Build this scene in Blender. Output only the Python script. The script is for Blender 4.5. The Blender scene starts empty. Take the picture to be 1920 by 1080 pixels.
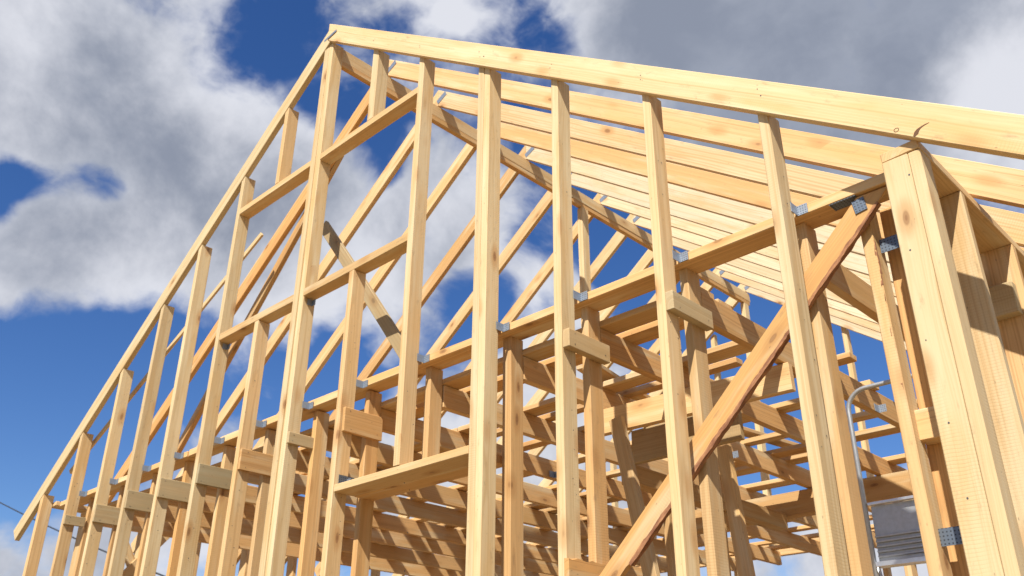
import bpy, math, random
from mathutils import Vector, Matrix, noise as mnoise
random.seed(7)
S = bpy.context.scene

# ------------------------------------------------------------------ camera
EYE = 1.6                                    # camera height above the ground
cam = bpy.data.cameras.new('camera'); co = bpy.data.objects.new('camera', cam)
S.collection.objects.link(co); S.camera = co
RIGHT = Vector((0.71610, 0.69798, 0.00550)); FWD = Vector((-0.62600, 0.63800, 0.44850))
FWD.normalize(); RIGHT = (RIGHT - FWD * RIGHT.dot(FWD)).normalized(); UP = RIGHT.cross(FWD)
co.matrix_world = Matrix(((RIGHT.x, UP.x, -FWD.x, 0), (RIGHT.y, UP.y, -FWD.y, 0), (RIGHT.z, UP.z, -FWD.z, EYE), (0, 0, 0, 1)))
cam.sensor_width = 36; cam.lens = 1700.5 / 1920 * 36
cam.clip_start = 0.05; cam.clip_end = 3000
cam.dof.use_dof = True; cam.dof.focus_distance = 4.2; cam.dof.aperture_fstop = 4.5


def pix(u, v):                               # a viewing direction, used to say where in the sky a cloud stands
    return (RIGHT * ((u - 960) / 1700.5) - UP * ((v - 540) / 1700.5) + FWD).normalized()


# ------------------------------------------------------------------ node helper
class G:
    def __init__(s, tree):
        s.t = tree; s.n = tree.nodes; s.l = tree.links

    def add(s, kind, ins=(), **kw):
        nd = s.n.new(kind)
        for k, v in kw.items(): setattr(nd, k, v)
        for k, v in (ins.items() if isinstance(ins, dict) else enumerate(ins)):
            if v is None: continue
            if isinstance(v, bpy.types.NodeSocket): s.l.new(v, nd.inputs[k])
            else: nd.inputs[k].default_value = v
        return nd

    def m(s, op, a, b=None, c=None, clamp=False):
        return s.add('ShaderNodeMath', [a, b, c], operation=op, use_clamp=clamp).outputs[0]

    def v(s, op, a, b=None):
        nd = s.add('ShaderNodeVectorMath', [a, b], operation=op)
        return nd.outputs['Value'] if op in ('DOT_PRODUCT', 'LENGTH', 'DISTANCE') else nd.outputs[0]

    def noise(s, vec, scale, detail=2.0, rough=.5, dist=0.0, col=False):
        nd = s.add('ShaderNodeTexNoise', {'Vector': vec, 'Scale': scale, 'Detail': detail, 'Roughness': rough, 'Distortion': dist})
        return nd.outputs['Color' if col else 'Fac']

    def ramp(s, fac, lo, hi, a=0.0, b=1.0):
        return s.add('ShaderNodeMapRange', {'Value': fac, 'From Min': lo, 'From Max': hi, 'To Min': a, 'To Max': b}, interpolation_type='SMOOTHSTEP').outputs[0]

    def mix(s, f, a, b, mode='MIX'):
        nd = s.add('ShaderNodeMix', data_type='RGBA', blend_type=mode)
        for k, v in ((0, f), (6, a), (7, b)):
            if isinstance(v, bpy.types.NodeSocket): s.l.new(v, nd.inputs[k])
            else: nd.inputs[k].default_value = v if k == 0 else (*v, 1)[:4]
        return nd.outputs[2]


# ------------------------------------------------------------------ sky and clouds
SUN = Vector((0.42, -1.0, 1.24)).normalized()            # towards the sun
elev = math.asin(SUN.z); azim = math.atan2(SUN.x, SUN.y)
W = bpy.data.worlds.new('World'); S.world = W; W.use_nodes = True
g = G(W.node_tree); g.n.clear()
SKY_STRENGTH = 0.075
sky = g.add('ShaderNodeTexSky', sky_type='NISHITA', sun_disc=False, sun_elevation=elev, sun_rotation=azim,
            altitude=300, air_density=1.0, dust_density=0.3, ozone_density=3.5)
d0 = g.v('NORMALIZE', g.add('ShaderNodeTexCoord').outputs['Generated'])
w1 = g.noise(d0, 4.5, 4, .55, col=True)
w0 = g.noise(d0, 3.0, 1, .5, col=True)
warp0 = g.add('ShaderNodeVectorMath', [w0, (-.5, -.5, -.5)], operation='ADD').outputs[0]
dg = g.v('NORMALIZE', g.add('ShaderNodeVectorMath', [warp0, (.08, .08, .08), d0], operation='MULTIPLY_ADD').outputs[0])
warp = g.add('ShaderNodeVectorMath', [w1, (-.5, -.5, -.5)], operation='ADD').outputs[0]
dw = g.v('NORMALIZE', g.add('ShaderNodeVectorMath', [warp, (.11, .11, .11), d0], operation='MULTIPLY_ADD').outputs[0])


def blobs(lst, base, dw, k_w=1.0):
    acc = base
    for u, v, r, wgt in lst:
        d = pix(u, v); k = 1 / (r / 1700.0) ** 2
        e = g.m('EXPONENT', g.m('MULTIPLY_ADD', g.v('DOT_PRODUCT', dw, tuple(d)), k, -k))
        acc = g.m('MULTIPLY_ADD', e, wgt * k_w, acc)
    return acc


COVER = [(960, 500, 1000, .2), (180, 130, 230, .5), (60, 480, 110, .35), (330, 440, 180, .5), (560, 420, 150, .3), (700, 480, 120, .25),
         (1450, 60, 260, .5), (1850, 130, 230, .5), (1150, 90, 90, .2), (820, 40, 60, .15), (620, 260, 60, .1),
         (90, 560, 90, .3), (200, 590, 70, .25), (760, 590, 60, .35), (620, 640, 60, .25), (980, 500, 70, .22), (820, 330, 90, .2),
         (60, 1050, 120, .45), (330, 800, 90, .3), (560, 300, 90, .2), (1500, 1050, 150, .5), (1650, 880, 90, .4), (1050, 900, 180, .4),
         (540, 720, 34, .25), (1130, 520, 45, .15), (1690, 1060, 120, .3), (800, 900, 120, .3), (90, 20, 200, .2), (960, 20, 70, .1),
         # blue holes
         (525, 80, 80, -.9), (470, 10, 60, -.5), (690, 90, 45, -.35), (590, 190, 35, -.5), (960, 60, 60, -.38), (1040, 90, 40, -.3), (10, 350, 50, -1.5), (215, 350, 42, -1.25), (110, 335, 45, -.9),
         (60, 740, 130, -.9), (210, 700, 90, -.7), (20, 870, 90, -.6), (130, 860, 70, -.6), (380, 640, 50, -.5), (300, 700, 60, -.4),
         (500, 650, 40, -.35), (590, 720, 60, -.5), (880, 560, 42, -.6), (830, 440, 34, -.5), (640, 650, 36, -.45), (960, 440, 34, -.5), (1000, 560, 30, -.4), (930, 290, 50, -.35), (1010, 400, 45, -.3), (700, 300, 40, -.3),
         (690, 210, 36, -.7), (730, 300, 22, -.5), (760, 680, 80, -.5), (1110, 460, 70, -.5), (1250, 560, 130, -.8), (1480, 660, 150, -1.0), (1640, 700, 100, -.8),
         (1500, 780, 110, -.4), (1350, 640, 90, -.5), (480, 450, 22, -.4), (1120, 170, 50, -.3)]
f1 = g.noise(dw, 5.0, 8, .55)
f3 = g.noise(g.v('MULTIPLY', dw, (1.0, 1.0, 1.6)), 14.0, 6, .6)
cov = blobs(COVER, g.m('ADD', g.m('MULTIPLY_ADD', f1, 2.3, -1.12), g.m('MULTIPLY_ADD', f3, .7, -.35)), dw, .72)
mask = g.ramp(cov, -.06, .40)
GREY = [(250, 250, 130, .60), (120, 250, 120, .30), (1550, 110, 240, .95), (1250, 40, 130, .40), (1780, 60, 120, .3), (300, 20, 100, .2), (700, 380, 110, .15),
        (340, 160, 100, -.30), (1890, 150, 75, -1.3), (180, 470, 130, -.18), (250, 560, 80, -.15), (1150, 60, 60, -.2), (820, 40, 60, -.2), (560, 950, 100, .1), (40, 100, 60, -.25)]
f2 = g.noise(dg, 7.0, 8, .60)
grey = blobs(GREY, g.m('MULTIPLY_ADD', f2, 2.4, -1.15), dg, .8)
edge = g.ramp(cov, .25, .8)
ccol = g.mix(g.ramp(grey, -.35, .80), (.75, .765, .83), (.265, .30, .385))
ccol = g.mix(g.m('MULTIPLY', g.m('SUBTRACT', 1, edge), .18), ccol, (.72, .76, .85))
skyc = g.add('ShaderNodeHueSaturation', {'Color': sky.outputs[0], 'Hue': .512, 'Saturation': 1.25, 'Value': 1.0}).outputs[0]
bs = g.add('ShaderNodeBackground', {'Color': skyc, 'Strength': SKY_STRENGTH})
bc = g.add('ShaderNodeBackground', {'Color': ccol, 'Strength': .60})
mx = g.add('ShaderNodeMixShader', [mask, bs.outputs[0], bc.outputs[0]])
g.add('ShaderNodeOutputWorld', [mx.outputs[0]])

sl = bpy.data.lights.new('sun', 'SUN'); sl.energy = 5.0; sl.angle = math.radians(.53); sl.color = (1, .965, .885)
so = bpy.data.objects.new('sun', sl); S.collection.objects.link(so)
so.location = (6, -8, 12); so.rotation_euler = SUN.to_track_quat('Z', 'Y').to_euler()
S.view_settings.view_transform = 'Standard'; S.view_settings.look = 'None'
S.view_settings.exposure = .75; S.view_settings.gamma = 1; S.view_settings.use_curve_mapping = False
S.cycles.max_bounces = 8; S.cycles.diffuse_bounces = 5; S.cycles.use_denoising = True


# ------------------------------------------------------------------ materials
def new_mat(name):
    m = bpy.data.materials.new(name); m.use_nodes = True
    gg = G(m.node_tree); b = gg.n['Principled BSDF']; return m, gg, b


def wood_material():
    """Sawn spruce; the object colour says how orange (r), how grey or green (g), how dark (b) each board is."""
    m, g, b = new_mat('sawn_spruce')
    oi = g.add('ShaderNodeObjectInfo'); tc = g.add('ShaderNodeTexCoord').outputs['Object']
    rnd = oi.outputs['Random']
    off = g.add('ShaderNodeVectorMath', [rnd, (37.0, 91.0, 53.0)], operation='MULTIPLY').outputs[0]
    p = g.v('ADD', tc, off)
    sep = g.add('ShaderNodeSeparateColor', [oi.outputs['Color']])
    org, gry, drk = sep.outputs[0], sep.outputs[1], sep.outputs[2]
    base = g.mix(g.m('SUBTRACT', 1, oi.outputs['Alpha']), g.mix(org, (.82, .62, .345), (.86, .44, .135)), (.86, .735, .54))
    # growth rings: bands across the board that drift slowly along it
    bend = g.noise(g.v('MULTIPLY', p, (.9, 5, 5)), 1.0, 2, .5, col=True)
    pb = g.v('ADD', g.v('MULTIPLY', p, (.06, 1, 1)), g.v('MULTIPLY', bend, (.05, .05, .05)))
    ln = g.v('LENGTH', g.v('MULTIPLY', g.v('SUBTRACT', pb, off), (0, 1, 1)))
    ring = g.noise(g.add('ShaderNodeCombineXYZ', [ln, g.m('MULTIPLY', rnd, 50), 0.0]).outputs[0], 130, 2, .6)
    fib = g.noise(g.v('MULTIPLY', p, (2.5, 110, 110)), 1.0, 3, .65)
    col = g.mix(g.ramp(ring, .42, .70, 0, .55), base, g.mix(org, (.60, .37, .15), (.48, .21, .065)))
    col = g.mix(g.ramp(fib, .5, .8, 0, .30), col, (.50, .31, .14))
    # broad patches: sapwood, resin, damp
    pat = g.noise(g.v('MULTIPLY', p, (1.1, 6, 6)), 1.0, 4, .6)
    col = g.mix(g.ramp(pat, .46, .72, 0, .60), col, (.74, .44, .155))
    pat2 = g.noise(g.v('MULTIPLY', p, (.8, 9, 9)), 1.3, 3, .6)
    col = g.mix(g.ramp(pat2, .48, .70, 0, .60), col, (.88, .72, .45))
    # knots
    kv = g.add('ShaderNodeTexVoronoi', {'Vector': g.v('ADD', g.v('MULTIPLY', p, (3.3, 8, 8)), g.v('MULTIPLY', bend, (.3, .6, .6))), 'Scale': 1.0, 'Randomness': 1.0})
    kd = kv.outputs['Distance']; kr = g.add('ShaderNodeSeparateColor', [kv.outputs['Color']]).outputs[0]
    has = g.m('GREATER_THAN', kr, .50)
    halo = g.m('MULTIPLY', g.ramp(kd, .12, .36, .62, 0), has)
    core = g.m('MULTIPLY', g.ramp(kd, .06, .135, .9, 0), has)
    col = g.mix(halo, col, (.60, .31, .11))
    kring = g.m('MULTIPLY_ADD', g.m('SINE', g.m('MULTIPLY', kd, 120)), .5, .5)
    col = g.mix(core, col, g.mix(kring, (.30, .135, .05), (.42, .22, .09)))
    # saw marks across the grain on some boards
    sx = g.add('ShaderNodeSeparateXYZ', [p]).outputs[0]
    saw = g.m('SINE', g.m('ADD', g.m('MULTIPLY', sx, 520), g.m('MULTIPLY', g.noise(p, 9, 2), 9)))
    sawm = g.m('MULTIPLY', g.ramp(saw, .35, 1), g.ramp(g.noise(g.v('MULTIPLY', p, (.7, 3, 3)), 1.5, 2), .46, .68))
    col = g.mix(g.m('MULTIPLY', sawm, .22), col, (.50, .28, .10))
    # fine specks and handling marks
    dirt = g.noise(g.v('MULTIPLY', p, (6, 20, 20)), 1.6, 5, .7)
    col = g.mix(g.ramp(dirt, .57, .78, 0, .50), col, (.33, .22, .12))
    spk = g.add('ShaderNodeTexVoronoi', {'Vector': g.v('MULTIPLY', p, (9, 26, 26)), 'Scale': 1.0}).outputs['Distance']
    col = g.mix(g.ramp(spk, .035, .07, .5, 0), col, (.14, .09, .06))
    # weathering and darkness of this board
    gn = g.noise(g.v('MULTIPLY', p, (1.5, 12, 12)), 1.0, 4)
    col = g.mix(g.m('MULTIPLY', gry, g.ramp(gn, .25, .7, .55, 1)), col, g.mix(gn, (.27, .215, .12), (.42, .37, .22)))
    val = g.m('MULTIPLY_ADD', drk, -.55, g.m('MULTIPLY_ADD', rnd, .12, .655))
    col = g.mix(1.0, col, g.add('ShaderNodeCombineColor', [val, val, val]).outputs[0], 'MULTIPLY')
    g.l.new(col, b.inputs['Base Color'])
    b.inputs['Roughness'].default_value = .72; b.inputs['Specular IOR Level'].default_value = .28
    h = g.m('ADD', g.m('MULTIPLY', fib, .5), g.m('ADD', g.m('MULTIPLY', sawm, -.35), g.m('MULTIPLY', ring, .25)))
    bp = g.add('ShaderNodeBump', {'Height': h, 'Strength': .45, 'Distance': .0015})
    g.l.new(bp.outputs[0], b.inputs['Normal'])
    return m


WOOD = wood_material()


def bark_material():
    m, g, b = new_mat('bark'); tc = g.add('ShaderNodeTexCoord').outputs['Object']
    n = g.noise(g.v('MULTIPLY', tc, (12, 60, 60)), 1, 5, .7)
    c = g.mix(g.ramp(n, .3, .7), (.16, .06, .028), (.38, .18, .08))
    g.l.new(c, b.inputs['Base Color']); b.inputs['Roughness'].default_value = .9
    g.l.new(g.add('ShaderNodeBump', {'Height': n, 'Strength': .8, 'Distance': .006}).outputs[0], b.inputs['Normal'])
    return m


def steel_material(name, c, rough, metal=1.0, holes=0):
    m, g, b = new_mat(name); tc = g.add('ShaderNodeTexCoord').outputs['Object']
    n = g.noise(tc, 60, 4, .6)
    col = g.mix(g.ramp(n, .3, .7), c, tuple(x * .9 for x in c))
    if holes:                                            # nail holes of a perforated plate
        fr = g.v('FRACTION', g.v('MULTIPLY', tc, (holes, holes, holes)))
        dd = g.v('LENGTH', g.v('MULTIPLY', g.v('SUBTRACT', fr, (.5, .5, .5)), (1, 0, 1)))
        col = g.mix(g.ramp(dd, .18, .26, .85, 0), col, (.03, .03, .035))
    g.l.new(col, b.inputs['Base Color']); b.inputs['Metallic'].default_value = metal
    g.l.new(g.ramp(n, .2, .8, rough, rough + .15), b.inputs['Roughness'])
    return m


BARK = bark_material()
ZINC = steel_material('zinc_plate', (.29, .33, .39), .45, .6, holes=90)
DARKZINC = steel_material('shaded_zinc_plate', (.15, .18, .22), .45, .7, holes=75)  # same zinc, darker: the shade on these plates is put into the colour
ALU = steel_material('brushed_aluminium', (.72, .74, .77), .28, .9)
ALUP = steel_material('matt_aluminium_tray', (.45, .46, .47), .36, .75)
RUBBER, _, bb = new_mat('black_rubber'); bb.inputs['Base Color'].default_value = (.012, .013, .016, 1); bb.inputs['Roughness'].default_value = .6
NAIL, _, bb = new_mat('nail_steel'); bb.inputs['Base Color'].default_value = (.10, .10, .11, 1); bb.inputs['Metallic'].default_value = .8; bb.inputs['Roughness'].default_value = .5


def ground_material():
    m, g, b = new_mat('sandy_ground'); tc = g.add('ShaderNodeTexCoord').outputs['Object']
    n = g.noise(tc, .35, 6, .6); n2 = g.noise(tc, 9, 5, .7)
    c = g.mix(g.ramp(n, .4, .62), (.27, .185, .10), (.13, .12, .055))
    c = g.mix(g.ramp(n2, .3, .8, 0, .5), c, (.26, .20, .13))
    g.l.new(c, b.inputs['Base Color']); b.inputs['Roughness'].default_value = .95
    g.l.new(g.add('ShaderNodeBump', {'Height': n2, 'Strength': .6, 'Distance': .03}).outputs[0], b.inputs['Normal'])
    return m


def concrete_material():
    m, g, b = new_mat('concrete'); tc = g.add('ShaderNodeTexCoord').outputs['Object']
    n = g.noise(tc, 6, 6, .65)
    g.l.new(g.mix(g.ramp(n, .3, .7), (.36, .35, .33), (.25, .245, .235)), b.inputs['Base Color']); b.inputs['Roughness'].default_value = .85
    return m


# ------------------------------------------------------------------ building helpers
def link(o): S.collection.objects.link(o); return o


def mesh_obj(name, verts, faces, mat, parent=None, mw=None, color=None, bevel=0.0, mats=None):
    me = bpy.data.meshes.new(name); me.from_pydata([tuple(v) for v in verts], [], faces); me.update()
    if bevel > 0:
        import bmesh
        bm = bmesh.new(); bm.from_mesh(me)
        bmesh.ops.recalc_face_normals(bm, faces=bm.faces)
        es = [e for e in bm.edges if len(e.link_faces) == 2 and e.calc_face_angle(0) > .6]
        bmesh.ops.bevel(bm, geom=es, offset=bevel, segments=1, affect='EDGES', clamp_overlap=True)
        bm.to_mesh(me); bm.free()
    me.materials.append(mat)
    o = link(bpy.data.objects.new(name, me))
    if color: o.color = (*color, 1)
    if parent: o.parent = parent
    if mw is not None: place(o, mw)
    return o


WORLD = {}


def place(o, mw):
    """mw is the world matrix; it is kept because parents are not evaluated while the script runs"""
    WORLD[o.name] = mw
    o.matrix_basis = (WORLD[o.parent.name].inverted() @ mw) if o.parent else mw


def empty(name, loc, label=None, cat=None):
    o = link(bpy.data.objects.new(name, None)); o.empty_display_size = .3
    place(o, Matrix.Translation(loc))
    if label: o['label'] = label
    if cat: o['category'] = cat
    return o


HOUSE = empty('timber_house_frame', (-5.0945, 3.05, 0),
              'unfinished pale timber frame of a gabled house with open studs, rafters and joists', 'house')
SL = .729                                    # roof slope (rise over run)
RX = -5.0945                                 # ridge
ZR_TOP, ZR_BOT = 5.315 + EYE, 5.137 + EYE    # rafter top and bottom planes at the ridge
Y0 = 3.05                                    # front face of the gable


def frame(axis, up):
    x = axis.normalized(); z = (up - x * up.dot(x)).normalized(); y = z.cross(x)
    return x, y, z


def tint(o=None, gr=None, dk=None):
    return (random.uniform(0, .35) if o is None else o, random.uniform(0, .06) if gr is None else gr, random.uniform(0, .15) if dk is None else dk)


def member(name, p0, p1, up, wy, hz, straight=False, cut0=None, cut1=None, col=None, label=None, parent=None, mat=None, bevel=.003, worn=0.0, segs=1, mess=None):
    """A sawn board from p0 to p1 (centre line): wy across, hz along 'up'. cut0/cut1 are the normals of slanting end cuts."""
    p0, p1 = Vector(p0), Vector(p1); ax = p1 - p0; x, y, z = frame(ax, Vector(up)); L = ax.length
    j = lambda: y * random.gauss(0, .010) + z * random.gauss(0, .010)
    n0 = Vector(cut0) if cut0 else x + j(); n1 = Vector(cut1) if cut1 else x + j()
    bow = mat is None and L > 1.0 and not mess and not straight
    if bow: segs = 6
    sy, sz, tw = random.gauss(0, .0012) * min(L, 4), random.gauss(0, .0012) * min(L, 4), random.gauss(0, .008) * L
    vs = []
    cs = [(-wy / 2, -hz / 2), (wy / 2, -hz / 2), (wy / 2, hz / 2), (-wy / 2, hz / 2)]
    rings = []
    for k in range(segs + 1):
        r = []
        for i, (a, b) in enumerate(cs):
            q = y * a + z * b
            t0 = -(q.dot(n0)) / x.dot(n0); t1 = L - (q.dot(n1)) / x.dot(n1)
            t = t0 + (t1 - t0) * k / segs
            aa, bb_ = a, b
            if bow:                                        # every board is a little bent and twisted
                w_ = math.sin(math.pi * k / segs); an = tw * (k / segs - .5)
                aa, bb_ = a - an * b + sy * w_, b + an * a + sz * w_
            if mess and i in mess[2]:                      # torn or wavy edge
                q1 = Vector((t * 14, i * 5.1, L * 3)); q2 = Vector((t * 55, i * 9.7, L * 5 + 20))
                aa += mess[0] * (1.5 * mnoise.noise(q1) + .9 * mnoise.noise(q2)); bb_ += mess[1] * (1.5 * mnoise.noise(q1 + Vector((0, 40, 0))) + .9 * mnoise.noise(q2 + Vector((0, 40, 0))))
            r.append(len(vs)); vs.append(Vector((t, aa, bb_)))
        rings.append(r)
    fs = [tuple(reversed(rings[0])), tuple(rings[-1])]
    for k in range(segs):
        A, B_ = rings[k], rings[k + 1]
        for i in range(4):
            j = (i + 1) % 4; fs.append((A[i], A[j], B_[j], B_[i]))
    mw = Matrix(((x.x, y.x, z.x, p0.x), (x.y, y.y, z.y, p0.y), (x.z, y.z, z.z, p0.z), (0, 0, 0, 1)))
    o = mesh_obj(name, vs, fs, mat or WOOD, parent or HOUSE, mw, col or tint(), bevel if (segs == 1 or bow) else 0)
    if label: o['label'] = label
    return o


def box(name, x0, x1, y0, y1, z0, z1, **kw):
    """An axis-aligned board; z is given relative to the eye. Its local X runs along its longest side."""
    z0 += EYE; z1 += EYE; d = (x1 - x0, y1 - y0, z1 - z0); k = d.index(max(d))
    cx, cy, cz = (x0 + x1) / 2, (y0 + y1) / 2, (z0 + z1) / 2
    if k == 2: return member(name, (cx, cy, z0), (cx, cy, z1), (0, 1, 0), d[0], d[1], **kw)
    if k == 0: return member(name, (x0, cy, cz), (x1, cy, cz), (0, 0, 1), d[1], d[2], **kw)
    return member(name, (cx, y0, cz), (cx, y1, cz), (0, 0, 1), d[0], d[2], **kw)


def rpt(x, y, z): return Vector((x, y, z + EYE))


# shared angle-plate meshes -------------------------------------------------
def plate_mesh(name, a, b, h, t=.0025, mat=None):
    """L plate: one leg 'a' along local -Y on the stud, the other 'b' along +X on the beam."""
    vs, fs = [], []
    for (x0, x1, y0, y1) in ((0, t, -a, 0), (t, b, -t, 0)):
        i = len(vs)
        vs += [(x0, y0, 0), (x1, y0, 0), (x1, y1, 0), (x0, y1, 0), (x0, y0, h), (x1, y0, h), (x1, y1, h), (x0, y1, h)]
        fs += [(i, i + 3, i + 2, i + 1), (i + 4, i + 5, i + 6, i + 7), (i, i + 1, i + 5, i + 4), (i + 1, i + 2, i + 6, i + 5), (i + 2, i + 3, i + 7, i + 6), (i + 3, i, i + 4, i + 7)]
    me = bpy.data.meshes.new(name); me.from_pydata(vs, [], fs); me.materials.append(mat or ZINC); return me


ANGLE = plate_mesh('angle_bracket', .055, .048, .046)
ANGLE_S = plate_mesh('angle_bracket', .04, .04, .045)
FLAT = plate_mesh('nail_plate', .004, .12, .05)
DSQ = plate_mesh('nail_plate', .004, .05, .06, mat=DARKZINC)
DFLAT = plate_mesh('nail_plate', .004, .11, .06, mat=DARKZINC)


def bracket(me, parent, x, y, z, rz=0, ry=0, label=None, rx=0):
    o = link(bpy.data.objects.new(me.name.split('.')[0], me)); o.parent = parent
    place(o, Matrix.Translation((x, y, z + EYE)) @ Matrix.Rotation(rz, 4, 'Z') @ Matrix.Rotation(ry, 4, 'Y') @ Matrix.Rotation(rx, 4, 'X'))
    return o


def nails(parent, pts, n):
    """nail heads as small discs, joined: nobody could count them; n is the outward normal"""
    n = Vector(n); a = n.orthogonal().normalized(); b = n.cross(a); vs, fs = [], []
    for p in pts:
        i = len(vs); c = Vector(p) + n * .0012; r = random.uniform(.0024, .0038)
        vs += [c + (a * math.cos(t) + b * math.sin(t)) * r for t in [k * math.pi / 4 for k in range(8)]]
        fs.append(tuple(range(i, i + 8)))
    o = mesh_obj('nail_heads', vs, fs, NAIL, parent, Matrix.Identity(4)); o['kind'] = 'stuff'
    return o


# ------------------------------------------------------------------ ground
def add_ground():
    vs, fs = [], []; n = 40; R = 900
    for j in range(n + 1):
        for i in range(n + 1):
            a = (i / n * 2 - 1); b = (j / n * 2 - 1); x = R * a * abs(a) ** 1.5; y = R * b * abs(b) ** 1.5
            h = 0 if math.hypot(x, y) < 25 else random.uniform(-.25, .15)
            vs.append((x - 4, y + 5, h))
    for j in range(n):
        for i in range(n):
            k = j * (n + 1) + i; fs.append((k, k + 1, k + n + 2, k + n + 1))
    o = mesh_obj('ground', vs, fs, ground_material()); o['kind'] = 'structure'


add_ground()

# ------------------------------------------------------------------ foundation and floor (below the picture)
BX0, BX1, Y1 = -9.315, -.868, 9.55
fo = box('foundation', BX0, BX1, Y0, Y1, -1.62, -1.0, mat=concrete_material())
fl = box('floor_deck', BX0, BX1, Y0 + .002, Y1 - .002, -.995, -.95, col=(.8, .1, .5))

# ------------------------------------------------------------------ outer gable wall
FLOOR = -.95
dR = Vector((1, 0, -SL)).normalized(); dL = Vector((-1, 0, -SL)).normalized()
nR = (SL, 0, 1); nL = (-SL, 0, 1)


def roof_bot(x): return ZR_BOT - EYE - SL * abs(x - RX)


def stud_to_roof(name, x0, x1, y0, y1, z0, ztop=None, **kw):
    xc = (x0 + x1) / 2; z1 = (roof_bot(xc) - .002 if ztop is None else ztop) + EYE
    cut = (nR if xc > RX else nL) if ztop is None else None
    return member(name, (xc, (y0 + y1) / 2, z0 + EYE), (xc, (y0 + y1) / 2, z1), (0, 1, 0), x1 - x0, y1 - y0, cut1=cut, **kw)


YF, YB = Y0, Y0 + .102
pale = lambda: tint(random.uniform(0, .12), random.uniform(0, .10), random.uniform(0, .05))
outer = []                                    # (x0, x1, colour)
front = {                                     # measured left edge of each stud face, width, colour, label
    -8.650: (.048, (.35, .10, .10), None), -8.010: (.048, (.05, .14, .0), None), -7.395: (.048, (.04, .16, .02), None),
    -6.850: (.050, (.0, .10, .0), None), -6.250: (.050, (.0, .08, .0), None),
    -3.298: (.0, (.0, .02, .0), None), -2.695: (.050, (.0, .12, .0), None), -2.088: (.047, (.18, .02, .0), None), -1.489: (.048, (.0, .16, .0), None)}
STUD = {}
for x, (w, c, lab) in front.items():
    if w: STUD[x] = stud_to_roof('gable_stud', x, x + w, YF, YB, FLOOR, col=c, label=lab)
# doubled studs: under the ridge and beside the window
STUD[-5.166] = stud_to_roof('gable_stud', -5.166, -5.107, YF, YB, FLOOR, ztop=5.137 - SL * .075, col=(.0, .05, .0), label='front half of the doubled stud below the roof peak')
stud_to_roof('gable_stud', -5.106, -5.047, YF + .003, YB, FLOOR, ztop=5.137 - SL * .053, col=(.05, .05, .0), label='right half of the doubled stud below the roof peak')
STUD[-3.298] = stud_to_roof('gable_stud', -3.300, -3.249, YF, YB, FLOOR, col=(.0, .02, .0), label='left half of the doubled stud beside the window opening')
stud_to_roof('gable_stud', -3.248, -3.197, YF + .002, YB, FLOOR, col=(.0, .03, .0), label='right half of the doubled stud beside the window opening')
# studs that stop at the attic sill, the cross piece or the window header
STUD[-5.660] = stud_to_roof('gable_stud', -5.672, -5.622, YF, YB, FLOOR, ztop=2.79, col=(.42, .02, .05))
STUD[-4.500] = stud_to_roof('gable_stud', -4.505, -4.455, YF, YB, FLOOR, ztop=2.79, col=(.32, .0, .03))
STUD[-3.900] = stud_to_roof('gable_stud', -3.905, -3.852, YF, YB, 1.357, col=(.28, .0, .0), label='gable stud that stands on the window header')
stud_to_roof('cripple_stud', -5.672, -5.622, YF, YB, 4.0, col=(.38, .0, .0), label='short stud left of the roof peak')
stud_to_roof('cripple_stud', -4.470, -4.398, YF, YB, 4.0, col=(.02, .06, .0), label='short stud right of the roof peak')
for n, (a, b) in enumerate(((-6.199, -5.168), (-5.046, -3.907))):
    cp = box('cross_piece', a, b, YF + .001, YB - .001, 3.943, 3.998, col=(.50, .05, .08), label='upper cross piece of the attic window')
    sp = box('sill_piece', a, b, YF + .001, YB - .001, 2.792, 2.852, col=(.42, .08, .08), label='lower cross piece of the attic window')
    bracket(ANGLE_S, cp, a + .001, YB - .02, 4.0, ry=-math.pi / 2 * 0)
    bracket(ANGLE_S, sp, a + .001, YB - .02, 2.74)
# window header, two boards deep, from the outer to the inner studs
hd = box('window_header', -4.453, -3.301, YF + .001, YF + .150, 1.310, 1.355, col=(.36, .06, .02), label='front board of the window header')
box('window_header', -4.453, -3.301, YF + .152, YF + .297, 1.308, 1.353, col=(.62, .0, .05), label='rear board of the window header')
bracket(ANGLE_S, hd, -4.4525, YF + .09, 1.357); bracket(DFLAT, hd, -4.4515, YF + .03, 1.36, rz=math.pi / 2)

# left end post and right corner post
stud_to_roof('corner_post', BX0 + .003, BX0 + .063, YF, YB, FLOOR, straight=True, col=(.40, .0, .05), label='left corner post of the gable')
cpost = box('corner_post', -1.014, -.9155, YF, YB - .002, FLOOR, 1.993, straight=True, col=(.0, .10, .0), label='wide board of the right corner post')
box('corner_post', -.9145, -.870, YF + .001, YB, FLOOR, 1.993, straight=True, col=(.12, .12, .0), label='narrow board of the right corner post')
nails(cpost, [(-1.014 + .02 + random.uniform(0, .07), YF, z + EYE) for z in (1.9, 1.6, 1.25, .95, .7, .45)], (0, -1, 0))

# ------------------------------------------------------------------ front rafters
def rafter(y, side, thick=.045, depth=.144, xe=4.68, col=None, label=None, x_in=.0, y_in=0, name='rafter', drop=(0, 0), straight=False):
    """from the ridge (plumb cut) down to the overhang; depth measured square to the slope"""
    d = dR if side > 0 else dL
    mid = (ZR_TOP + ZR_BOT) / 2
    p0 = Vector((RX + side * x_in, y, mid - SL * x_in - drop[0])); p1 = Vector((RX + side * xe, y, mid - SL * xe - drop[1]))
    o = member(name, p0, p1, (0, 0, 1), thick, (ZR_TOP - ZR_BOT) * math.cos(math.atan(SL)), cut0=(1, 0, 0), cut1=(1, 0, 0) if side > 0 else (.55, 0, .5), col=col, label=label, straight=straight)
    return o


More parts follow.
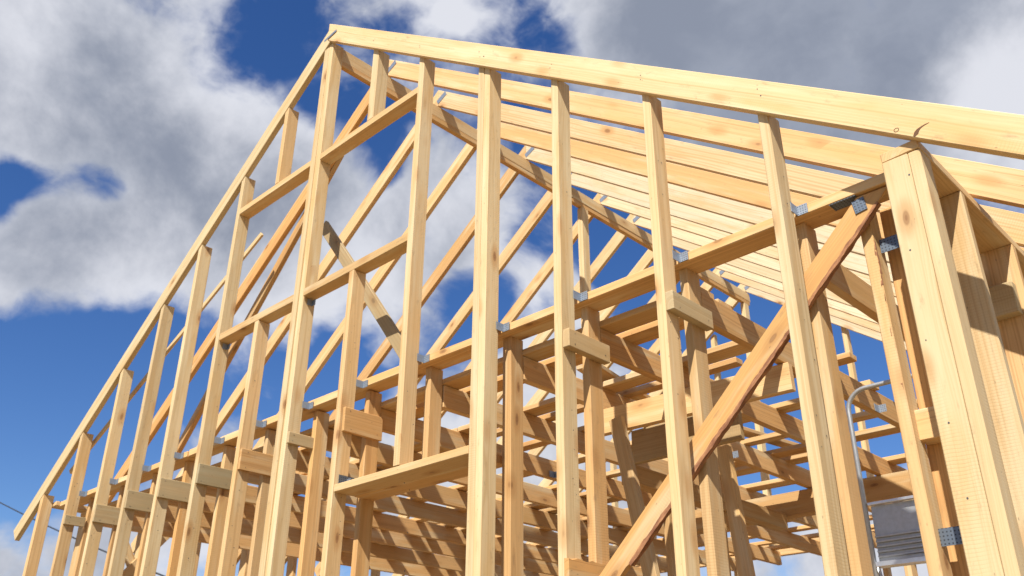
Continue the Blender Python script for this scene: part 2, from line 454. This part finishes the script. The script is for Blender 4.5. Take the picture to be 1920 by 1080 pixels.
fr = rafter(Y0 + .0225 - .030, 1, col=(.14, .0, .0), label='front right rafter with a dark crack beside the corner post', xe=4.85, drop=(.010, .034), straight=True)
fl_ = rafter(Y0 + .0225, -1, col=(.02, .20, .05), label='front left rafter along the gable', x_in=.002, xe=4.715)
# crack and black sap streak near the corner post, a thin sliver of dark wood set in the rafter
def sliver(name, pts, w, y, mat, parent):
    """a thin dark split or knot rim that lies in the face of a board; pts are (x, z) with widths w"""
    vs, fs = [], []
    for i, (x, z) in enumerate(pts):
        a = Vector(pts[min(i + 1, len(pts) - 1)]) - Vector(pts[max(i - 1, 0)]); a.normalize(); n = Vector((-a.y, a.x)) * w[i] / 2
        for yy in (y, y + .004): vs += [(x + n.x, yy, z + n.y + EYE), (x - n.x, yy, z - n.y + EYE)]
    for i in range(len(pts) - 1):
        k = 4 * i; q = k + 4
        fs += [(k, k + 1, q + 1, q), (k + 2, q + 2, q + 3, k + 3), (k, q, q + 2, k + 2), (k + 1, k + 3, q + 3, q + 1)]
    return mesh_obj(name, vs, fs, mat, parent, Matrix.Identity(4))


CRACK, _, bb = new_mat('dark_split'); bb.inputs['Base Color'].default_value = (.12, .055, .022, 1); bb.inputs['Roughness'].default_value = .9
sliver('split', [(-.868, 2.030), (-.858, 2.040), (-.850, 2.050), (-.838, 2.056), (-.822, 2.060), (-.806, 2.061)], [.008, .018, .012, .006, .004, .001], Y0 - .0310, CRACK, fr)
sliver('knot_rim', [(-.925 + .009 * math.cos(t), 2.088 + .008 * math.sin(t)) for t in [k * math.pi / 6 for k in range(13)]], [.0028] * 13, Y0 - .0306, CRACK, fr)
b1 = bracket(FLAT, fr, -5.128, Y0 - .0345, 5.125, ry=math.radians(-6)); b1.scale = (1.35, 1, .42)

# ------------------------------------------------------------------ inner gable wall: top plate, studs, blocks
YP0, YP1 = 3.19, 3.335
YI0, YI1 = 3.250, 3.350
px = [(-9.17, -6.70, 2.000), (-6.698, -3.95, 2.004), (-3.948, -1.017, 2.0)]
plates = []
for i, (a, b, z) in enumerate(px):
    plates.append(box('top_plate', a, b, YP0 + (.012 if i == 1 else 0), YP1, z - .003, z + .043 + (.008 if i == 1 else 0), col=((.60, .0, .0), (.50, .0, .0), (.60, .0, .0))[i],
                      label=('left length of the inner gable top plate', 'middle length of the inner gable top plate', 'right length of the inner gable top plate')[i]))
inner_x = [-8.64, -8.00, -7.385, -6.84, -6.24, -5.66, -5.06, -4.49, -2.695, -2.088, -1.489]
for x in inner_x:
    box('wall_stud', x, x + .046, YI0, YI1, FLOOR, 1.996, col=tint(random.uniform(.35, .85), .0, random.uniform(.0, .18)))
box('wall_stud', -3.905, -3.855, YI0, YI1 - .004, 1.355, 1.996, col=(.5, 0, .1), label='short inner stud standing on the window header')
box('wall_stud', -3.262, -3.197, YI0 + .004, YI1, FLOOR, 1.996, col=(.60, 0, .30), label='inner stud behind the doubled stud, darkened for the shade there')  # dark tint paints in the shade of the doubled stud before it
a_ = box('wall_stud', -1.222, -1.175, YI0 + .004, YI1, FLOOR, 1.996, col=(.42, 0, .0), label='inner stud with a strip of bark left of the corner post')
member('bark_strip', (-1.1745, YI0 + .012, 1.80 + EYE), (-1.1745, YI0 + .018, 1.15 + EYE), (0, 1, 0), .006, .014, mat=BARK, parent=a_, segs=60, mess=(.001, .007, (0, 1, 2, 3)), col=(0, 0, 0))
box('wall_stud', -1.174, -1.060, 3.381, 3.426, FLOOR, 1.996, col=(.72, 0, .0), label='broad orange stud behind the corner post')
box('block', -1.170, -1.040, 3.300, 3.378, .985, 1.10, col=(.55, .0, .0), label='short block between the inner studs beside the corner post')
bracket(DFLAT, a_, -1.172, 3.30, .61, label=None); bracket(DFLAT, a_, -1.170, 3.305, 1.76)
for x, o in STUD.items():                     # nail heads on the sunny right faces of the studs
    w = {-5.166: .119, -3.298: .103, -5.660: .038, -4.500: .050, -3.900: .053}.get(x, front.get(x, (.05,))[0] or .05)
    if x in (-5.166, -3.298): continue
    nails(o, [(x + w + .002, Y0 + random.uniform(.02, .085), random.uniform(.3, min(1.9 if x == -3.9 else 2.7, roof_bot(x) - .1)) + EYE) for _ in range(9)], (1, 0, 0))
nails(fr, [(x + random.uniform(.01, .04), Y0 - .030, roof_bot(x) + random.uniform(.03, .09) + EYE) for x in (-4.46, -3.9, -3.28, -3.24, -2.69, -2.08, -1.48) for _ in (0, 1)], (0, -1, 0))
# plates around the top of the bark-edged brace
bracket(DFLAT, plates[2], -1.30, 3.25, 1.992, rx=math.pi / 2); bracket(DSQ, plates[2], -1.205, 3.2075, 1.915, ry=math.radians(-8))
# angle plates between studs and top plate
for x, o in list(STUD.items()):
    w = {-5.166: .119, -3.298: .103, -5.660: .038, -4.500: .045, -3.900: .048}.get(x, front.get(x, (.05,))[0] or .05)
    yp = YP0 + (.012 if -6.698 < x < -3.95 else 0)
    bracket(ANGLE, o, x + w + .001, yp - .001, 1.996)

# blocks tying outer and inner studs together, nailed to their right faces
blk = [(-8.602, 3.052, 3.235, 1.725, 1.808, (.3, .55, .15)), (-7.962, 3.055, 3.27, 1.652, 1.802, (.2, .65, .15)), (-7.347, 3.045, 3.275, 1.668, 1.815, (.2, .65, .12)),
       (-6.800, 3.05, 3.315, 1.668, 1.818, (.2, .55, .12)), (-6.200, 3.05, 3.32, 1.668, 1.815, (.1, .70, .1)), (-5.620, 3.052, 3.355, 1.662, 1.81, (.7, .0, .15)),
       (-5.046, 3.058, 3.345, 1.730, 1.808, (.2, .45, .1)), (-4.453, 3.066, 3.36, 1.683, 1.836, (.75, .0, .1)), (-2.644, 3.045, 3.36, 1.70, 1.795, (.3, .35, .05)), (-2.040, 3.045, 3.36, 1.70, 1.79, (.1, .45, .0))]
for x, a, b, z0, z1, c in blk:
    th = .042 if x > -3 else .024
    o = box('block', x, x + th, a, b, z0, z1, col=c)
    nails(o, [(x + th, a + .03 + random.uniform(0, .03), z0 + EYE + t) for t in (.02, z1 - z0 - .02)] + [(x + th, b - .04, z0 + EYE + .03)], (1, 0, 0))
member('block', (-2.634, 3.03, .632 + EYE), (-2.634, 3.385, .632 + EYE), (0, 0, 1), .028, .16, segs=18, mess=(.0, .006, (2, 3)), col=(.85, .0, .1), label='splintered orange block low on the studs right of the window')

# bark-edged diagonal brace in the gap between outer and inner studs
br = member('diagonal_brace', (-1.127, 3.222, 1.990 + EYE), (-2.99, 3.222, .228 + EYE), (1, 0, 1), .024, .092, cut0=(0, 0, 1), segs=90, mess=(0, .006, (0, 1)), col=(.9, .08, .12), label='orange diagonal brace with bark along its lower edge')
member('bark_strip', (-1.112, 3.220, 1.934 + EYE), (-2.432, 3.220, .6855 + EYE), (1, 0, 1), .0275, .016, mat=BARK, parent=br, segs=120, mess=(.001, .0035, (0, 1, 2, 3)), col=(0, 0, 0))

# ------------------------------------------------------------------ roof: ridge beam and rafters behind the gable
ridge = box('ridge_beam', RX - .018, RX + .027, Y0 + .062, 9.46, 4.985, 5.105, col=(.30, .12, .05), label='ridge beam running back under the roof peak')
box('ridge_beam', RX - .020, RX + .029, Y0 + .062, 9.44, 4.935, 4.984, col=(.75, .0, .08), label='orange lower board of the ridge beam')
ys = [3.64 + .578 * k for k in range(11)]
RC = [(.80, .03), (.40, .0), (.65, .0), (.05, .0), (.0, .0), (.05, .0), (.25, .0), (.0, 0), (.3, 0), (.35, 0), (.05, 0)]
LC = [.85, .35, .45, .65, .25, .5, .1, .2, .1, .2, .1]
for k, y in enumerate(ys):
    r = rafter(y + .0225, 1, col=(RC[k][0], .0, RC[k][1]), x_in=.0, xe=4.66 + random.uniform(-.03, .03))
    l = rafter(y + .0225, -1, col=(LC[k], .0, .06), x_in=.002, xe=4.66 + random.uniform(-.03, .03))
    if k >= 3: r.color[3] = (.35, .15, .55, .3, .6, .25, .5, .3)[k - 3]
    elif k < 2: r.color[3] = .8
    b = bracket(FLAT, r, RX + .01, y - .001, 5.150, ry=math.radians(-25))
    if k < 4: bracket(ANGLE_S, r, -.95, y + .001, 2.075)
# temporary boards about the front rafters
member('brace', (-5.80, 3.712, 4.70 + EYE), (-8.34, 3.712, 2.06 + EYE), (-1, 0, 1), .045, .085, col=(.78, .0, .25), label='orange diagonal board close behind the first inner rafter')
member('batten', (-6.55, 3.47, 4.072 + EYE), (-8.98, 3.15, 2.285 + EYE), (0, 0, 1), .022, .045, col=(.1, .1, .0), label='thin batten slanting under the left rafters')
member('brace', (-5.42, 3.39, 3.66 + EYE), (-4.13, 3.38, 2.05 + EYE), (1, 0, 1), .030, .095, col=(.3, .55, .35), label='grey weathered board slanting behind the attic sill')
# king posts
box('king_post', RX - .035, RX + .03, 6.18, 6.28, 1.905, 4.933, col=(.0, .05, .0), label='middle post under the ridge beam')
box('king_post', RX - .03, RX + .03, 9.30, 9.40, 1.905, 4.933, col=(.0, .0, .0), label='rear post under the ridge beam')

# ------------------------------------------------------------------ eave walls
for side, (xa, xb) in ((1, (-1.014, -.870)), (-1, (-9.312, -9.172))):
    right = side > 0
    box('eave_plate', xa, xb, Y0 if right else Y0 + .104, Y1, 1.995 if right else 2.001, 2.037 if right else 2.043, col=(.45, .15, .05), label='right eave plate' if right else 'left eave plate')
    box('bottom_plate', xa, xb, Y0 + .104, Y1, FLOOR + .002, FLOOR + .046, col=(.4, .1, .2))
    y = 3.455
    while y < 9.5:
        box('eave_stud', xa + .001, xb - .001, y, y + .045, FLOOR + .047, 1.994 if right else 2.0, col=tint(random.uniform(.1, .5), 0, .05)); y += .597
box('block', -1.075, -.900, 3.998, 4.050, 1.655, 1.80, col=(.1, .55, .05), label='greenish block at the right eave wall')
box('shade_board', -1.036, -1.016, 3.43, 9.4, 1.78, 1.90, col=(.6, 0, .3), label='dark strip standing for shade along the inside of the right eave studs')  # dark board added where only shade lies inside the eave wall
# braces in the left eave wall
member('brace', (-9.15, 3.70, 2.0 + EYE), (-9.15, 4.75, .35 + EYE), (0, 1, 1), .02, .10, col=(.05, 0, 0), label='pale board crossing inside the left wall')
member('brace', (-9.128, 4.35, 1.98 + EYE), (-9.128, 3.50, .9 + EYE), (0, -1, 1), .02, .09, col=(.2, .0, .1), label='second board crossing inside the left wall')

# far gable
for i in range(-7, 8):
    x = RX + .575 * i - .03
    if abs(i) <= 6 or True:
        if i == 0: continue
        stud_to_roof('gable_stud', x, x + .055, 9.47, 9.55, FLOOR, col=tint(random.uniform(0, .3), 0, 0), label='stud of the far gable wall')
box('top_plate', -9.17, -1.016, 9.40, 9.468, 1.86, 2.0, col=(.5, 0, .1), label='top plate of the far gable wall')

# ------------------------------------------------------------------ ceiling joists and the boards on them
jx = [-1.44, -2.042, -2.647, -3.195, -3.85, -4.452, -5.045, -5.62, -6.20, -6.80, -7.345, -7.96, -8.60]
for i, x in enumerate(jx):
    box('ceiling_joist', x - .045, x, YI1 + .003, 9.398, 1.765 + random.uniform(-.004, .004), 1.905, col=tint(random.uniform(.5, .85), random.uniform(0, .12), .08))
by = 3.36; nb = 0
Bs = [3.345, 3.53, 4.03, 4.10 + .12, 4.60, 5.08, 5.62, 5.99, 6.22, 6.72, 7.31, 7.62, 8.05, 8.5, 8.9, 9.2]
for i, y in enumerate(Bs):
    w = random.choice((.10, .145, .145)); c = tint(random.uniform(.45, .85), 0, random.uniform(0, .2))
    # each line of boards is made of two lengths that meet over a joist
    cut = jx[random.choice((3, 4, 5, 6, 7))] - .0225
    xr = {0: -2.05, 1: -2.06, 3: -2.4}.get(i, -1.2 + random.uniform(-.9, .1) * (i % 3))
    if y < 3.6: cut = -4.47
    z = 1.907 + (.0 if i % 2 else .0)
    box('ceiling_board', -8.95 + random.uniform(-.1, .3), cut - .004, y, y + w - .01, z, z + .032, col=c)
    box('ceiling_board', cut + .004, xr, y + random.uniform(-.02, .02) * (y > 3.6), y + w - .01, z, z + .034, col=tint(random.uniform(.4, .8), 0, random.uniform(0, .15)))
# loose boards lying the other way over them
for i in range(9):
    x = random.uniform(-8.6, -2.3); y = random.uniform(3.5, 7.6); L = random.uniform(.7, 2.2); a = random.gauss(0, .14); w = random.choice((.1, .145))
    member('ceiling_board', (x, y, 1.9575 + .033 * (i % 3) + EYE), (x + L * math.sin(a), y + L * math.cos(a), 1.9575 + .033 * (i % 3) + EYE), (0, 0, 1), w, .028, col=tint(random.uniform(.3, .9), random.uniform(0, .2), random.uniform(0, .2)))
# angle plates where the joists are tied
for x, y, z in ((-3.194, 5.44, 1.765), (-3.849, 6.40, 1.78), (-2.646, 4.51, 1.77), (-3.194, 4.6, 1.765), (-3.849, 4.8, 1.77), (-4.451, 5.0, 1.77), (-2.041, 5.2, 1.765), (-5.044, 4.4, 1.77)):
    bracket(ANGLE, HOUSE, x + .001, y, z, rz=math.pi / 2 * random.choice((0, 0)))
# cross beams under the joists
xb = member('cross_beam', (-3.22, 4.03, 1.684 + EYE), (-2.02, 4.11, 1.684 + EYE), (0, 0, 1), .045, .15, col=(.38, .03, .0), label='cross beam with a broken end under the joists')
box('cross_beam', -3.32, -2.55, 4.46, 4.50, 1.55, 1.76, col=(.3, .35, .25), label='dark cross beam behind the broken one')
box('cross_beam', -4.4, -1.03, 6.55, 6.66, 1.58, 1.762, col=(.6, 0, .2), label='long bearing beam below the joists')
for x in (-4.38, -2.6, -1.5):
    box('partition_stud', x, x + .05, 6.56, 6.66, FLOOR, 1.578, col=tint(.5, 0, .15))
box('bearing_beam', -3.52, -3.42, 4.6, 6.54, 1.48, 1.60, col=(.6, 0, .35), label='bearing beam running back under the joists, darkened for the shade there')  # the beam's shade is painted into its darker tint
for x, y in ((-3.5, 5.0), (-3.5, 5.6)):
    box('partition_stud', x, x + .05, y, y + .1, FLOOR, 1.478, col=tint(.5, 0, .3))
# props
member('prop', (-3.055, 3.975, 1.665 + EYE), (-2.86, 4.075, .35 + EYE), (0, 1, 0), .085, .04, col=(.45, .12, .2), label='leaning prop nailed to the cross beam')
member('prop', (-2.545, 4.25, 1.45 + EYE), (-2.40, 4.15, .45 + EYE), (0, 1, 0), .075, .045, col=(.55, .1, .1), label='second leaning prop right of the first')

# ------------------------------------------------------------------ aluminium platform ladder inside the frame
def tube(name, pts, r, mat, parent, n=12, closed=False):
    pts = [Vector(p) for p in pts]; vs, fs = [], []
    for i, p in enumerate(pts):
        t = (pts[min(i + 1, len(pts) - 1)] - pts[max(i - 1, 0)]).normalized()
        a = t.cross(Vector((0, 1, .0012))).normalized(); b = t.cross(a)
        vs += [p + (a * math.cos(k * 2 * math.pi / n) + b * math.sin(k * 2 * math.pi / n)) * r for k in range(n)]
    for i in range(len(pts) - 1):
        for k in range(n): fs.append((i * n + k, i * n + (k + 1) % n, (i + 1) * n + (k + 1) % n, (i + 1) * n + k))
    fs.append(tuple(range(n))[::-1]); fs.append(tuple(range((len(pts) - 1) * n, len(pts) * n)))
    o = mesh_obj(name, vs, fs, mat, parent, Matrix.Identity(4))
    for p in o.data.polygons: p.use_smooth = len(p.vertices) == 4
    return o


def ladder():
    LX, LY = -1.56, 4.2
    L = empty('platform_ladder', (LX, LY, FLOOR + EYE), 'aluminium platform ladder with a rounded handrail standing behind the inner studs', 'ladder')
    xl, xr, zt = -1.795, -1.325, 1.565; rc = .10
    pts = [(xl, LY, FLOOR), (xl, LY, zt - rc)]
    pts += [(xl + rc - rc * math.cos(t), LY, zt - rc + rc * math.sin(t)) for t in [math.pi / 2 * k / 8 for k in range(1, 9)]]
    pts += [(xr - rc + rc * math.sin(t), LY, zt - rc + rc * math.cos(t)) for t in [math.pi / 2 * k / 8 for k in range(0, 9)]]
    pts += [(xr, LY, FLOOR)]
    tube('handrail', [rpt(*p) for p in pts], .0115, ALUP, L)

    def bx(name, *a, mat=ALU): return box(name, *a, mat=mat, parent=L, bevel=.002)
    bx('tray_panel', xl + .02, xr - .02, LY + .015, LY + .028, .745, 1.0, mat=ALUP)
    for k in range(5): bx('tray_rib', xl + .022, xr - .022, LY + .002, LY + .014, .765 + .022 * k, .775 + .022 * k, mat=ALUP)
    bx('cross_rail', xl + .017, xr - .017, LY - .010, LY + .014, 1.0, 1.014); bx('cross_rail', xl + .017, xr - .017, LY - .03, LY + .03, .720, .742)
    for k in range(5): bx('step', xl + .017, xr - .017, LY - .04, LY + .04, .42 - .27 * k, .445 - .27 * k)
    for x in (xl, xr): tube('rear_leg', [rpt(x, LY + .02, .74), rpt(x, LY + .55, FLOOR)], .014, ALU, L)


ladder()

# grey steel prop standing just behind the inner studs at the left
pr = empty('steel_prop', (-8.83, 3.47, FLOOR + EYE), 'thin grey steel prop standing behind the third gable stud from the left', 'prop')
tube('prop_tube', [rpt(-8.83, 3.47, FLOOR), rpt(-8.93, 3.47, 1.70)], .022, ALU, pr); tube('prop_collar', [rpt(-8.886, 3.47, .95), rpt(-8.889, 3.47, 1.0)], .03, ALUP, pr)

# ------------------------------------------------------------------ overhead cable far behind on the left
def cable():
    a = Vector((-99, 25, 22.3 + EYE)); b = Vector((-30, 25, 2.6 + EYE)); pts = []
    for i in range(41):
        t = i / 40; p = a.lerp(b, t); p.z -= 4 * .5 * t * (1 - t) * 1.2; pts.append(p)
    o = tube('overhead_cable', pts, .05, RUBBER, None, n=6)
    o['label'] = 'black overhead cable sagging past the left corner of the frame'; o['category'] = 'cable'


cable()
bpy.context.view_layer.update()
